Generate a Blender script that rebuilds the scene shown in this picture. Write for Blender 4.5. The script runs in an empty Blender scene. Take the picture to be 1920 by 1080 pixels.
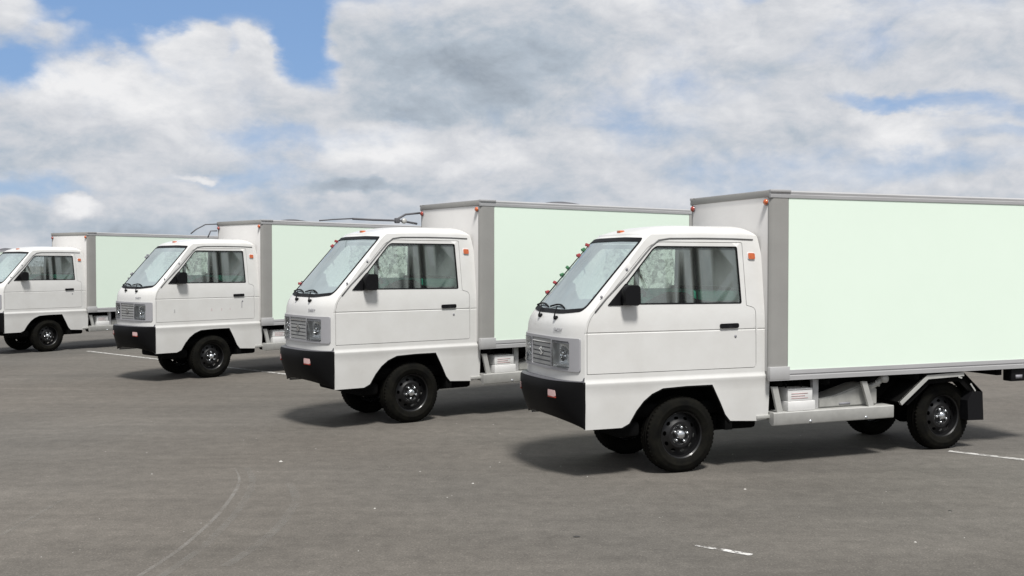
import bpy, bmesh, math, random
from math import sin, cos, pi, radians
from mathutils import Vector, Matrix
from mathutils.geometry import delaunay_2d_cdt
random.seed(7)
scene = bpy.context.scene
col = scene.collection

# ------------------------------------------------------------------ camera
FOC = 1893.9 / 1920 * 36.0
cd = bpy.data.cameras.new('camera'); cam = bpy.data.objects.new('camera', cd); col.objects.link(cam)
cd.lens = FOC; cd.sensor_width = 36; cd.clip_end = 3000; cd.clip_start = .05
cam.location = (0, 0, 1.683); cam.rotation_euler = (pi / 2 - .02263, 0, 0)
scene.camera = cam
scene.view_settings.view_transform = 'Standard'
scene.view_settings.look = 'None'
scene.view_settings.gamma = 1
scene.view_settings.exposure = 0.0
scene.view_settings.use_curve_mapping = False

# ------------------------------------------------------------------ sky and sun
SUN_DIR = Vector((.11, -.52, .98)).normalized()      # towards the sun
sun_el = math.asin(SUN_DIR.z); sun_az = math.atan2(SUN_DIR.x, SUN_DIR.y)
sd = bpy.data.lights.new('sun', 'SUN'); sun = bpy.data.objects.new('sun', sd); col.objects.link(sun)
sd.energy = 5.0; sd.angle = radians(11); sd.color = (1, .97, .93)
sun.rotation_euler = (-SUN_DIR).to_track_quat('-Z', 'Y').to_euler()

world = bpy.data.worlds.new('World'); scene.world = world; world.use_nodes = True
nt = world.node_tree; N = nt.nodes; L = nt.links; N.clear()
def nn(t, **k):
    n = N.new(t)
    for a, b in k.items(): setattr(n, a, b)
    return n
def mth(op, a, b=None, c=None, clamp=False):
    n = nn('ShaderNodeMath', operation=op, use_clamp=clamp)
    for i, q in enumerate((a, b, c)):
        if q is None: continue
        if isinstance(q, (int, float)): n.inputs[i].default_value = q
        else: L.new(q, n.inputs[i])
    return n.outputs[0]
out = nn('ShaderNodeOutputWorld'); bg = nn('ShaderNodeBackground'); L.new(bg.outputs[0], out.inputs[0])
WS = .10
bg.inputs['Strength'].default_value = WS
sky = nn('ShaderNodeTexSky', sky_type='NISHITA'); sky.sun_disc = False
sky.sun_elevation = sun_el; sky.sun_rotation = sun_az; sky.air_density = 1.0; sky.dust_density = .6; sky.ozone_density = 2.0
tc = nn('ShaderNodeTexCoord'); sep = nn('ShaderNodeSeparateXYZ'); L.new(tc.outputs['Generated'], sep.inputs[0])
az = mth('ARCTAN2', sep.outputs[0], sep.outputs[1])
el = mth('ARCSINE', sep.outputs[2])
comb = nn('ShaderNodeCombineXYZ'); L.new(az, comb.inputs[0]); L.new(el, comb.inputs[1])
# cloud noise lives on the direction itself, flattened a little vertically
mp = nn('ShaderNodeVectorMath', operation='MULTIPLY'); L.new(tc.outputs['Generated'], mp.inputs[0]); mp.inputs[1].default_value = (1, 1, 1.75)
def noise(vec, scale, det, rough, dist=0.0, off=None):
    n = nn('ShaderNodeTexNoise'); n.inputs['Scale'].default_value = scale; n.inputs['Detail'].default_value = det
    n.inputs['Roughness'].default_value = rough; n.inputs['Distortion'].default_value = dist
    if off:
        a = nn('ShaderNodeVectorMath', operation='ADD'); L.new(vec, a.inputs[0]); a.inputs[1].default_value = off; vec = a.outputs[0]
    L.new(vec, n.inputs['Vector']); return n
nwarp = noise(mp.outputs[0], 8, 6, .55)
wv = nn('ShaderNodeVectorMath', operation='SUBTRACT'); L.new(nwarp.outputs['Color'], wv.inputs[0]); wv.inputs[1].default_value = (.5, .5, .5)
ws = nn('ShaderNodeVectorMath', operation='SCALE'); L.new(wv.outputs[0], ws.inputs[0]); ws.inputs['Scale'].default_value = .10
cw = nn('ShaderNodeVectorMath', operation='ADD'); L.new(comb.outputs[0], cw.inputs[0]); L.new(ws.outputs[0], cw.inputs[1])
def aze(px, py): return ((px - 960) / 1894., (497 - py) / 1894.)
def blobs(items, inner=.25):
    tot = None
    for (px, py, rx, ry, amp) in items:
        u, v = aze(px, py)
        u = math.atan(u)
        s = nn('ShaderNodeVectorMath', operation='SUBTRACT'); L.new(cw.outputs[0], s.inputs[0]); s.inputs[1].default_value = (u, v, 0)
        m = nn('ShaderNodeVectorMath', operation='MULTIPLY'); L.new(s.outputs[0], m.inputs[0]); m.inputs[1].default_value = (1894. / rx, 1894. / ry, 0)
        l = nn('ShaderNodeVectorMath', operation='LENGTH'); L.new(m.outputs[0], l.inputs[0])
        r = nn('ShaderNodeMapRange', interpolation_type='SMOOTHSTEP'); L.new(l.outputs['Value'], r.inputs[0])
        r.inputs[1].default_value = 1.35; r.inputs[2].default_value = inner; r.inputs[3].default_value = 0; r.inputs[4].default_value = amp
        tot = r.outputs[0] if tot is None else mth('ADD', tot, r.outputs[0])
    return tot
holes = blobs([(400, 0, 360, 100, 1.15), (120, 90, 190, 110, .52), (20, 168, 75, 60, 1.0), (595, 88, 60, 80, 1.15), (250, 110, 90, 60, .5),
               (520, 262, 160, 42, .52), (50, 350, 170, 34, .55), (440, 330, 170, 32, .48), (1740, 8, 170, 26, .48), (1430, 20, 35, 30, .35),
               (1790, 215, 180, 24, .52), (1890, 262, 110, 24, .46), (1500, 345, 280, 60, .40), (1640, 210, 100, 22, .4), (1570, 120, 120, 50, .30),
               (1230, 230, 200, 80, .30), (1830, 330, 180, 50, .34), (1680, 60, 200, 60, .26), (330, 112, 46, 34, -.55), (400, 104, 34, 30, -.5), (497, 104, 40, 36, -.6), (690, 70, 70, 100, -.5), (150, 55, 34, 20, -.30), (45, 62, 46, 30, -.40), (130, 105, 60, 22, -.30), (355, 325, 20, 10, -.6), (155, 375, 42, 18, -.6), (1690, 248, 50, 36, -.5), (230, 170, 60, 30, -.4)])
n1 = noise(mp.outputs[0], 10, 11, .60, .2)
n1b = noise(mp.outputs[0], 10, 11, .60, .2, (.01, -.004, .035))
n2 = noise(mp.outputs[0], 3.2, 4, .5, .0, (3, 1, 7))
n3 = noise(mp.outputs[0], 24, 9, .62, .5, (1, 5, 2)); n3b = noise(mp.outputs[0], 24, 9, .62, .5, (1.004, 4.998, 2.014))
puff = mth('MULTIPLY', mth('SUBTRACT', n3.outputs[0], n3b.outputs[0]), .24)
# density = 0.9 - holes + (n1-0.5)*k
d1 = mth('MULTIPLY_ADD', n1.outputs[0], 1.38, -.69)
dens = mth('ADD', mth('SUBTRACT', 1.0, holes), d1)
alpha = nn('ShaderNodeMapRange', interpolation_type='SMOOTHSTEP'); L.new(dens, alpha.inputs[0])
alpha.inputs[1].default_value = .0; alpha.inputs[2].default_value = .98
# shading
shade = mth('ADD', puff, mth('MULTIPLY', mth('SUBTRACT', n1.outputs[0], n1b.outputs[0]), .50))
bright = blobs([(240, 195, 190, 60, .17), (400, 110, 200, 45, .12), (570, 130, 60, 60, .10), (100, 215, 120, 40, .10), (720, 262, 110, 40, .20), (930, 300, 80, 35, .10),
                (1270, 15, 170, 45, .14), (1690, 262, 90, 50, .22), (620, 170, 40, 50, .08), (1380, 130, 200, 30, .06), (160, 375, 40, 18, .10), (60, 60, 70, 30, .05),
                (1150, 170, 200, 60, .05), (355, 325, 26, 12, .20), (155, 376, 46, 18, .14), (840, 310, 40, 20, .12), (340, 105, 60, 26, .08), (640, 300, 60, 20, .06)])
darkb = blobs([(860, 150, 280, 100, .17), (1020, 90, 240, 110, .07), (670, 350, 100, 22, .20), (150, 300, 260, 24, .05), (150, 430, 330, 45, .12), (650, 410, 320, 24, .06),
               (760, 60, 140, 80, .05), (1000, 270, 90, 24, .06), (800, 350, 90, 26, .05)])
val = mth('ADD', mth('SUBTRACT', mth('ADD', mth('ADD', .635, shade), bright), darkb), mth('MULTIPLY_ADD', n2.outputs[0], .10, -.05))
val = mth('MINIMUM', mth('MAXIMUM', val, .30), .88)
# grey clouds are bluer, bright ones neutral
ramp = nn('ShaderNodeValToRGB'); L.new(val, ramp.inputs[0])
cr = ramp.color_ramp; cr.elements[0].position = .3; cr.elements[0].color = (.30, .345, .40, 1); cr.elements[1].position = .88; cr.elements[1].color = (.87, .87, .88, 1)
e = cr.elements.new(.5); e.color = (.455, .515, .585, 1); e = cr.elements.new(.64); e.color = (.63, .65, .69, 1)
# keep nishita blue for the gaps, lifted a little by thin high haze
haz = nn('ShaderNodeMix', data_type='RGBA'); haz.inputs[0].default_value = .62
L.new(sky.outputs[0], haz.inputs[6]); haz.inputs[7].default_value = (2.35, 4.1, 7.5, 1)
csc = nn('ShaderNodeVectorMath', operation='SCALE'); L.new(ramp.outputs[0], csc.inputs[0]); csc.inputs['Scale'].default_value = 1. / WS
mix = nn('ShaderNodeMix', data_type='RGBA'); L.new(alpha.outputs[0], mix.inputs[0]); L.new(haz.outputs[2], mix.inputs[6]); L.new(csc.outputs[0], mix.inputs[7])
L.new(mix.outputs[2], bg.inputs[0])

# ------------------------------------------------------------------ materials
MATS = {}
def mat(name, color, rough=.5, metal=0.0, spec=.5, coat=0.0, var=0.0, vscale=6.0, bump=0.0, bscale=60., tint=None, bstretch=(1, 1, 1)):
    m = bpy.data.materials.new(name); m.use_nodes = True; t = m.node_tree; b = t.nodes['Principled BSDF']
    b.inputs['Base Color'].default_value = (*color, 1); b.inputs['Roughness'].default_value = rough
    b.inputs['Metallic'].default_value = metal; b.inputs['Specular IOR Level'].default_value = spec; b.inputs['Coat Weight'].default_value = coat
    b.inputs['Coat Roughness'].default_value = .08
    c = t.nodes.new('ShaderNodeTexCoord')
    if var:
        n = t.nodes.new('ShaderNodeTexNoise'); n.inputs['Scale'].default_value = vscale; n.inputs['Detail'].default_value = 6; n.inputs['Roughness'].default_value = .65
        mm = t.nodes.new('ShaderNodeMapping'); mm.inputs['Scale'].default_value = bstretch
        t.links.new(c.outputs['Object'], mm.inputs[0]); t.links.new(mm.outputs[0], n.inputs['Vector'])
        r = t.nodes.new('ShaderNodeMapRange'); r.inputs[1].default_value = .35; r.inputs[2].default_value = .72
        t.links.new(n.outputs[0], r.inputs[0])
        x = t.nodes.new('ShaderNodeMix'); x.data_type = 'RGBA'
        x.inputs[6].default_value = (*color, 1)
        x.inputs[7].default_value = (*(tint if tint else [q * (1 - var) for q in color]), 1)
        t.links.new(r.outputs[0], x.inputs[0]); t.links.new(x.outputs[2], b.inputs['Base Color'])
    if bump:
        n = t.nodes.new('ShaderNodeTexNoise'); n.inputs['Scale'].default_value = bscale; n.inputs['Detail'].default_value = 3
        t.links.new(c.outputs['Object'], n.inputs['Vector'])
        bb = t.nodes.new('ShaderNodeBump'); bb.inputs['Strength'].default_value = bump; bb.inputs['Distance'].default_value = .01
        t.links.new(n.outputs[0], bb.inputs['Height']); t.links.new(bb.outputs[0], b.inputs['Normal'])
    MATS[name] = m; return m
WHITE = mat('white_paint', (.615, .615, .60), .35, coat=.3, var=.05, vscale=3, bump=.02, bscale=3, tint=(.56, .555, .535))
MINT = mat('pale_mint_panel', (.705, .815, .715), .55, spec=.2, var=.02, vscale=1.5, bump=.03, bscale=2.5, tint=(.69, .80, .70))
BOXFRONT = mat('box_front_panel', (.64, .63, .615), .5, spec=.3, var=.05, vscale=3)
ALU = mat('grey_aluminium', (.46, .46, .46), .5, metal=.25, var=.12, vscale=5, bstretch=(1, 1, .3))
ALU2 = mat('rail_aluminium', (.44, .44, .445), .42, metal=.3, var=.15, vscale=4, bstretch=(.3, 1, 1))
POST = mat('grey_post', (.265, .262, .25), .6, var=.08, vscale=4)
STEEL = mat('galvanised_steel', (.45, .45, .43), .45, metal=.2, var=.18, vscale=9)
PLASTIC = mat('black_bumper_plastic', (.0035, .0035, .004), .6, spec=.14, var=.3, vscale=8, bump=.05, bscale=200)
PLTOP = mat('sunlit_bumper_top', (.085, .085, .095), .5, spec=.4, var=.2, vscale=8)  # black plastic ledge, with the sunlight on it put into a lighter grey
BLACK = mat('black_trim', (.006, .006, .007), .55, spec=.15)
CHASSIS = mat('black_chassis', (.004, .004, .004), .85, spec=.08, var=.4, vscale=12)
RUBBER = mat('tyre_rubber', (.0035, .0035, .0033), .85, spec=.08, var=.4, vscale=10, tint=(.010, .0095, .007))
RIM = mat('black_rim', (.006, .006, .0065), .42, spec=.35, coat=.08)
HUB = mat('silver_hub', (.62, .64, .66), .22, metal=.9)
GREYPL = mat('grey_bezel', (.31, .31, .325), .38, spec=.5, var=.05, vscale=6)
GRILLE = mat('grille_grey', (.30, .305, .30), .4, spec=.5, var=.08)
REFL = mat('lamp_reflector', (.86, .87, .88), .30, metal=.75)
GLINTM = mat('reflector_glint_white', (.85, .86, .87), .2, metal=.3, coat=.5)
CHROME = mat('chrome', (.82, .83, .84), .12, metal=1.0)
ORANGE = mat('orange_lens', (.55, .12, .03), .25, coat=.6, var=.3, vscale=40)
REDL = mat('red_lens', (.30, .035, .02), .25, coat=.6, var=.3, vscale=40)
PINK = mat('clear_pink_lens', (.62, .42, .41), .22, coat=.6, var=.3, vscale=40)
SEAT = mat('dark_seat_cloth', (.012, .014, .014), .85)
GREEN = mat('green_seat_vinyl', (.03, .42, .27), .5)
DASH = mat('dash_plastic', (.05, .055, .055), .7)
LINER = mat('cab_lining', (.78, .80, .79), .8, var=.12, vscale=9, tint=(.85, .86, .84))
def sheet():
    m = bpy.data.materials.new('clear_plastic_sheet_film'); m.use_nodes = True; t = m.node_tree; t.nodes.clear()
    o = t.nodes.new('ShaderNodeOutputMaterial'); tr = t.nodes.new('ShaderNodeBsdfTransparent'); tl = t.nodes.new('ShaderNodeBsdfTranslucent'); df = t.nodes.new('ShaderNodeBsdfDiffuse')
    tl.inputs[0].default_value = (.85, .86, .82, 1); df.inputs[0].default_value = (.7, .71, .66, 1)
    c = t.nodes.new('ShaderNodeTexCoord'); n = t.nodes.new('ShaderNodeTexNoise'); n.inputs['Scale'].default_value = 16; n.inputs['Detail'].default_value = 6; n.inputs['Distortion'].default_value = 1.2
    t.links.new(c.outputs['Object'], n.inputs['Vector'])
    r = t.nodes.new('ShaderNodeMapRange'); r.inputs[1].default_value = .40; r.inputs[2].default_value = .62; r.inputs[3].default_value = .15; r.inputs[4].default_value = .85; t.links.new(n.outputs[0], r.inputs[0])
    a = t.nodes.new('ShaderNodeMixShader'); a.inputs[0].default_value = .6; t.links.new(df.outputs[0], a.inputs[1]); t.links.new(tl.outputs[0], a.inputs[2])
    b = t.nodes.new('ShaderNodeMixShader'); t.links.new(r.outputs[0], b.inputs[0]); t.links.new(tr.outputs[0], b.inputs[1]); t.links.new(a.outputs[0], b.inputs[2]); t.links.new(b.outputs[0], o.inputs[0]); return m
SHEET = sheet()
RED = mat('red_flag_bit', (.30, .04, .045), .6)
GREENT = mat('green_flag_bit', (.045, .16, .07), .6)
STICK = mat('white_sticker', (.72, .70, .70), .5)
INK = mat('red_print', (.50, .33, .33), .6)
FAINT = mat('faint_grey_mark', (.40, .40, .40), .5)
FAINTR = mat('faint_pink_mark', (.55, .45, .45), .5)
INKD = mat('grey_print', (.22, .22, .24), .6)
BADGE = mat('grey_badge', (.40, .40, .42), .3, metal=.5)
BATT = mat('battery_case', (.66, .66, .65), .5, var=.1, vscale=14)
TARP = mat('dark_tarp', (.09, .09, .10), .7, var=.3, vscale=10)
def glass(name, film, amt, refl=.10, tint=(.80, .86, .84), fs=3.):
    m = bpy.data.materials.new(name); m.use_nodes = True; t = m.node_tree; t.nodes.clear()
    o = t.nodes.new('ShaderNodeOutputMaterial'); tr = t.nodes.new('ShaderNodeBsdfTransparent'); tr.inputs[0].default_value = (*tint, 1)
    df = t.nodes.new('ShaderNodeBsdfDiffuse'); gl = t.nodes.new('ShaderNodeBsdfGlossy'); gl.inputs['Roughness'].default_value = .03
    c = t.nodes.new('ShaderNodeTexCoord'); n = t.nodes.new('ShaderNodeTexNoise'); n.inputs['Scale'].default_value = fs; n.inputs['Detail'].default_value = 7
    mm = t.nodes.new('ShaderNodeMapping'); mm.inputs['Scale'].default_value = (1.6, 1.6, .6); t.links.new(c.outputs['Object'], mm.inputs[0]); t.links.new(mm.outputs[0], n.inputs['Vector'])
    r = t.nodes.new('ShaderNodeMapRange'); r.inputs[1].default_value = .3; r.inputs[2].default_value = .7; r.inputs[3].default_value = amt * .75; r.inputs[4].default_value = min(1, amt * 1.2)
    t.links.new(n.outputs[0], r.inputs[0]); df.inputs[0].default_value = (*film, 1)
    m1 = t.nodes.new('ShaderNodeMixShader'); t.links.new(r.outputs[0], m1.inputs[0]); t.links.new(tr.outputs[0], m1.inputs[1]); t.links.new(df.outputs[0], m1.inputs[2])
    lw = t.nodes.new('ShaderNodeFresnel'); lw.inputs[0].default_value = 1.5
    ad = t.nodes.new('ShaderNodeMath'); ad.operation = 'ADD'; ad.use_clamp = True; ad.inputs[1].default_value = refl; t.links.new(lw.outputs[0], ad.inputs[0])
    m2 = t.nodes.new('ShaderNodeMixShader'); t.links.new(ad.outputs[0], m2.inputs[0]); t.links.new(m1.outputs[0], m2.inputs[1]); t.links.new(gl.outputs[0], m2.inputs[2])
    t.links.new(m2.outputs[0], o.inputs[0]); MATS[name] = m; return m
WSGLASS = glass('windscreen_glass', (.42, .50, .52), .58, .08, fs=1.4)  # diffuse blue-grey film paints the sky's reflection into the windscreen
SIDEGLASS = glass('side_window_glass', (.50, .57, .55), .22, .05, (.90, .95, .93), 5.)
LENS = glass('headlamp_lens', (.6, .62, .62), .02, .0, (.95, .97, .97))

# ------------------------------------------------------------------ helpers
def obj(name, bm, m, parent=None, smooth=True, auto=35):
    me = bpy.data.meshes.new(name)
    if smooth:
        for f in bm.faces: f.smooth = True
        for e_ in bm.edges:
            if len(e_.link_faces) == 2 and e_.calc_face_angle(0) > radians(auto): e_.smooth = False
    bm.to_mesh(me); bm.free()
    me.materials.append(m)
    o = bpy.data.objects.new(name, me); col.objects.link(o)
    if parent: o.parent = parent
    return o
def box(bm, x0, x1, y0, y1, z0, z1, bev=0.0, rot=None, piv=None):
    vs = [bm.verts.new((x, y, z)) for x in (x0, x1) for y in (y0, y1) for z in (z0, z1)]
    q = [(0, 1, 3, 2), (4, 6, 7, 5), (0, 4, 5, 1), (2, 3, 7, 6), (0, 2, 6, 4), (1, 5, 7, 3)]
    fs = [bm.faces.new([vs[i] for i in f]) for f in q]
    geo = list(vs)
    if bev:
        es = list({e_ for f in fs for e_ in f.edges})
        r = bmesh.ops.bevel(bm, geom=es, offset=bev, segments=2, affect='EDGES', profile=.5)
        geo = list({v for f in r['faces'] for v in f.verts} | {v for v in vs if v.is_valid})
    if rot is not None:
        bmesh.ops.rotate(bm, verts=geo, cent=piv or Vector(((x0 + x1) / 2, (y0 + y1) / 2, (z0 + z1) / 2)), matrix=rot)
    return geo
def boxo(name, dims, m, parent, bev=.004, rot=None, piv=None):
    bm = bmesh.new(); box(bm, *dims, bev=bev, rot=rot, piv=piv); return obj(name, bm, m, parent)
def lathe_y(bm, prof, n=40, cy=0, flip=1, cx=0, cz=0):
    """profile [(radius, y)] spun about the y axis"""
    rings = []
    for r, y in prof:
        if r < 1e-6: rings.append([bm.verts.new((cx, cy + y * flip, cz))]); continue
        rings.append([bm.verts.new((cx + r * cos(2 * pi * k / n), cy + y * flip, cz + r * sin(2 * pi * k / n))) for k in range(n)])
    for a, b in zip(rings, rings[1:]):
        for k in range(n):
            k2 = (k + 1) % n
            if len(a) == 1 and len(b) == 1: continue
            if len(a) == 1: bm.faces.new((a[0], b[k2], b[k]))
            elif len(b) == 1: bm.faces.new((a[k], a[k2], b[0]))
            else: bm.faces.new((a[k], a[k2], b[k2], b[k]))
def tube(bm, pts, r, n=8):
    pts = [Vector(p) for p in pts]; rings = []
    for i, p in enumerate(pts):
        d = (pts[min(i + 1, len(pts) - 1)] - pts[max(i - 1, 0)]).normalized()
        a = d.cross(Vector((0, 0, 1)) if abs(d.z) < .9 else Vector((1, 0, 0))).normalized(); b = d.cross(a)
        rings.append([bm.verts.new(p + r * (cos(2 * pi * k / n) * a + sin(2 * pi * k / n) * b)) for k in range(n)])
    for a, b in zip(rings, rings[1:]):
        for k in range(n): bm.faces.new((a[k], a[(k + 1) % n], b[(k + 1) % n], b[k]))
    bm.faces.new(rings[0][::-1]); bm.faces.new(rings[-1])
def interp(tab, z):
    if z <= tab[0][0]: return tab[0][1]
    for (a, fa), (b, fb) in zip(tab, tab[1:]):
        if z <= b: return fa + (fb - fa) * (z - a) / (b - a)
    return tab[-1][1]
def roundp(pts, r, seg=5):
    """round the corners of a polygon; r is one radius or a list"""
    o = []; n = len(pts)
    for i in range(n):
        p = Vector(pts[i]); a = Vector(pts[i - 1]); b = Vector(pts[(i + 1) % n]); rr = r[i] if isinstance(r, (list, tuple)) else r
        if rr <= 0: o.append(tuple(p)); continue
        da = (a - p); db = (b - p); k = min(rr, da.length * .45, db.length * .45)
        s = p + da.normalized() * k; e_ = p + db.normalized() * k
        for j in range(seg + 1):
            t = j / seg; o.append(tuple(s * (1 - t) ** 2 + p * 2 * t * (1 - t) + e_ * t * t))
    return o
def densify(pts, m):
    o = []
    for i in range(len(pts)):
        a = Vector(pts[i]); b = Vector(pts[(i + 1) % len(pts)]); k = max(1, int(math.ceil((b - a).length / m)))
        for j in range(k): o.append(tuple(a + (b - a) * j / k))
    return o
def inside(p, poly):
    x, y = p; c = False; n = len(poly)
    for i in range(n):
        x1, y1 = poly[i]; x2, y2 = poly[i - 1]
        if (y1 > y) != (y2 > y) and x < (x2 - x1) * (y - y1) / (y2 - y1) + x1: c = not c
    return c
def pdist(p, poly):
    P = Vector(p); best = 9
    for i in range(len(poly)):
        a = Vector(poly[i - 1]); b = Vector(poly[i]); d = b - a; l = d.length_squared
        t = 0 if l == 0 else max(0, min(1, (P - a).dot(d) / l)); best = min(best, (P - a - d * t).length)
    return best
def panel(bm, outer, hls, fn, us, vs, thick=.02, m=.05, eps=.010, cap=False):
    """triangulate an outline with holes in 2D and map it to the 3D surface fn(u, v, depth); the rims are turned in by thick"""
    loops = [densify(outer, m)] + [densify(h, m) for h in hls]
    verts = []; edges = []
    for lp in loops:
        s = len(verts); verts += lp; edges += [(s + i, s + (i + 1) % len(lp)) for i in range(len(lp))]
    for v in vs:
        last = None
        for u in us:
            if inside((u, v), loops[0]) and not any(inside((u, v), h) for h in loops[1:]) and min(pdist((u, v), lp) for lp in loops) > eps:
                verts.append((u, v))
                if last is not None: edges.append((last, len(verts) - 1))
                last = len(verts) - 1
            else: last = None
    rv, re_, rf, *_ = delaunay_2d_cdt([Vector(p) for p in verts], edges, [], 0, 1e-6)
    fv = {}
    def V(i):
        if i not in fv: fv[i] = bm.verts.new(fn(rv[i][0], rv[i][1], 0))
        return fv[i]
    keep = []
    for f in rf:
        c = sum((rv[i] for i in f), Vector((0, 0))) / len(f)
        if inside(c, loops[0]) and not any(inside(c, h) for h in loops[1:]):
            try: keep.append(bm.faces.new([V(i) for i in f]))
            except ValueError: pass
    if thick:
        back = {}; inv = {v: i for i, v in fv.items()}
        def Bk(v):
            if v not in back: back[v] = bm.verts.new(fn(rv[inv[v]][0], rv[inv[v]][1], thick))
            return back[v]
        es = [e_ for f in keep for e_ in f.edges if len(e_.link_faces) == 1]
        for e_ in es:
            a, b = e_.verts
            try: bm.faces.new((a, b, Bk(b), Bk(a)))
            except ValueError: pass
        if cap:
            for f in keep:
                try: bm.faces.new([Bk(v) for v in reversed(f.verts)])
                except ValueError: pass
    bmesh.ops.recalc_face_normals(bm, faces=bm.faces)
def frange(a, b, n): return [a + (b - a) * i / (n - 1) for i in range(n)]
def tag(o, label, cat=None, group=None, kind=None):
    if label: o['label'] = label
    if cat: o['category'] = cat
    if group: o['group'] = group
    if kind: o['kind'] = kind
    return o

# ------------------------------------------------------------------ ground
def asphalt():
    m = bpy.data.materials.new('asphalt'); m.use_nodes = True; t = m.node_tree; b = t.nodes['Principled BSDF']
    g = t.nodes.new('ShaderNodeNewGeometry')
    def nz(scale, det, rough, st=(1, 1, 1), rotz=0, dist=0):
        mm = t.nodes.new('ShaderNodeMapping'); mm.inputs['Scale'].default_value = st; mm.inputs['Rotation'].default_value = (0, 0, rotz); t.links.new(g.outputs['Position'], mm.inputs[0])
        n = t.nodes.new('ShaderNodeTexNoise'); n.inputs['Scale'].default_value = scale; n.inputs['Detail'].default_value = det; n.inputs['Roughness'].default_value = rough
        n.inputs['Distortion'].default_value = dist; t.links.new(mm.outputs[0], n.inputs['Vector']); return n.outputs[0]
    def mr(x, a, b_, c, d):
        r = t.nodes.new('ShaderNodeMapRange'); r.inputs[1].default_value = a; r.inputs[2].default_value = b_; r.inputs[3].default_value = c; r.inputs[4].default_value = d; t.links.new(x, r.inputs[0]); return r.outputs[0]
    def M(op, a, b_):
        n = t.nodes.new('ShaderNodeMath'); n.operation = op
        for i, q in enumerate((a, b_)):
            if isinstance(q, (int, float)): n.inputs[i].default_value = q
            else: t.links.new(q, n.inputs[i])
        return n.outputs[0]
    big = mr(nz(.35, 4, .55), .3, .7, .84, 1.14)
    streak = mr(nz(1.1, 6, .65, (.22, 1.4, 1), .12), .3, .7, .88, 1.12)
    streak2 = mr(nz(3.2, 5, .7, (.12, 1.6, 1), -.7), .3, .7, .94, 1.06)
    mid = mr(nz(7, 8, .80), .3, .7, .78, 1.22)
    grain = mr(nz(75, 4, .8), .28, .72, .66, 1.36)
    vo = t.nodes.new('ShaderNodeTexVoronoi'); vo.inputs['Scale'].default_value = 120; t.links.new(g.outputs['Position'], vo.inputs['Vector'])
    spk = t.nodes.new('ShaderNodeSeparateColor'); t.links.new(vo.outputs['Color'], spk.inputs[0])
    sp = mr(spk.outputs[0], .93, .97, 0, .35)
    k = M('MULTIPLY', M('MULTIPLY', M('MULTIPLY', big, streak), M('MULTIPLY', mid, grain)), streak2)
    k = M('ADD', k, sp)
    # warm dusty tone on one side, cooler on the other
    wc = t.nodes.new('ShaderNodeMix'); wc.data_type = 'RGBA'; wc.inputs[6].default_value = (.110, .0985, .0850, 1); wc.inputs[7].default_value = (.096, .0910, .0825, 1)
    t.links.new(mr(nz(.12, 3, .5), .35, .65, 0, 1), wc.inputs[0])
    sc = t.nodes.new('ShaderNodeVectorMath'); sc.operation = 'SCALE'; t.links.new(wc.outputs[2], sc.inputs[0]); t.links.new(k, sc.inputs['Scale'])
    t.links.new(sc.outputs[0], b.inputs['Base Color'])
    b.inputs['Roughness'].default_value = .9; b.inputs['Specular IOR Level'].default_value = .25
    bb = t.nodes.new('ShaderNodeBump'); bb.inputs['Strength'].default_value = .35; bb.inputs['Distance'].default_value = .004
    t.links.new(nz(130, 4, .8), bb.inputs['Height']); t.links.new(bb.outputs[0], b.inputs['Normal'])
    return m
ASPH = asphalt()
bm = bmesh.new()
R0 = [0, 4, 10, 20, 45, 120, 400, 1500]
prev = [bm.verts.new((0, 0, 0))]
for r in R0[1:]:
    cur = [bm.verts.new((r * cos(2 * pi * k / 64), r * sin(2 * pi * k / 64), 0)) for k in range(64)]
    for k in range(64):
        if len(prev) == 1: bm.faces.new((prev[0], cur[k], cur[(k + 1) % 64]))
        else: bm.faces.new((prev[k], cur[k], cur[(k + 1) % 64], prev[(k + 1) % 64]))
    prev = cur
g = obj('asphalt_ground', bm, ASPH, smooth=False); tag(g, 'grey brown worn asphalt of the open lot under the trucks', kind='structure')

def worn(name, color, lo, hi, scale, amt=1.0, st=(1, 1, 1), edge=None):
    m = bpy.data.materials.new(name); m.use_nodes = True; t = m.node_tree; b = t.nodes['Principled BSDF']
    b.inputs['Base Color'].default_value = (*color, 1); b.inputs['Roughness'].default_value = .85
    g_ = t.nodes.new('ShaderNodeNewGeometry'); mm = t.nodes.new('ShaderNodeMapping'); mm.inputs['Scale'].default_value = st; t.links.new(g_.outputs['Position'], mm.inputs[0])
    n = t.nodes.new('ShaderNodeTexNoise'); n.inputs['Scale'].default_value = scale; n.inputs['Detail'].default_value = 8; n.inputs['Roughness'].default_value = .7; t.links.new(mm.outputs[0], n.inputs['Vector'])
    r = t.nodes.new('ShaderNodeMapRange'); r.inputs[1].default_value = lo; r.inputs[2].default_value = hi; r.inputs[3].default_value = amt; r.inputs[4].default_value = 0; t.links.new(n.outputs[0], r.inputs[0])
    t.links.new(r.outputs[0], b.inputs['Alpha']); return m
PAINT = worn('worn_white_paint', (.55, .54, .52), .44, .64, 14, .85)
PAINT2 = worn('very_worn_white_paint', (.55, .54, .52), .42, .56, 16)
DUST = worn('pale_tyre_dust', (.34, .33, .31), .38, .66, 5, .30)
DUST2 = worn('faint_tyre_dust', (.24, .232, .215), .40, .66, 5, .22)
def strip(pts, w, z=.004):
    bm = bmesh.new(); pts = [Vector((*p, z)) for p in pts]; prev = None
    for i, p in enumerate(pts):
        d = (pts[min(i + 1, len(pts) - 1)] - pts[max(i - 1, 0)]).normalized(); nrm = Vector((-d.y, d.x, 0)); ww = w[i] if isinstance(w, list) else w
        cur = (bm.verts.new(p + nrm * ww / 2), bm.verts.new(p - nrm * ww / 2))
        if prev: bm.faces.new((prev[0], prev[1], cur[1], cur[0]))
        prev = cur
    return bm
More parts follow.
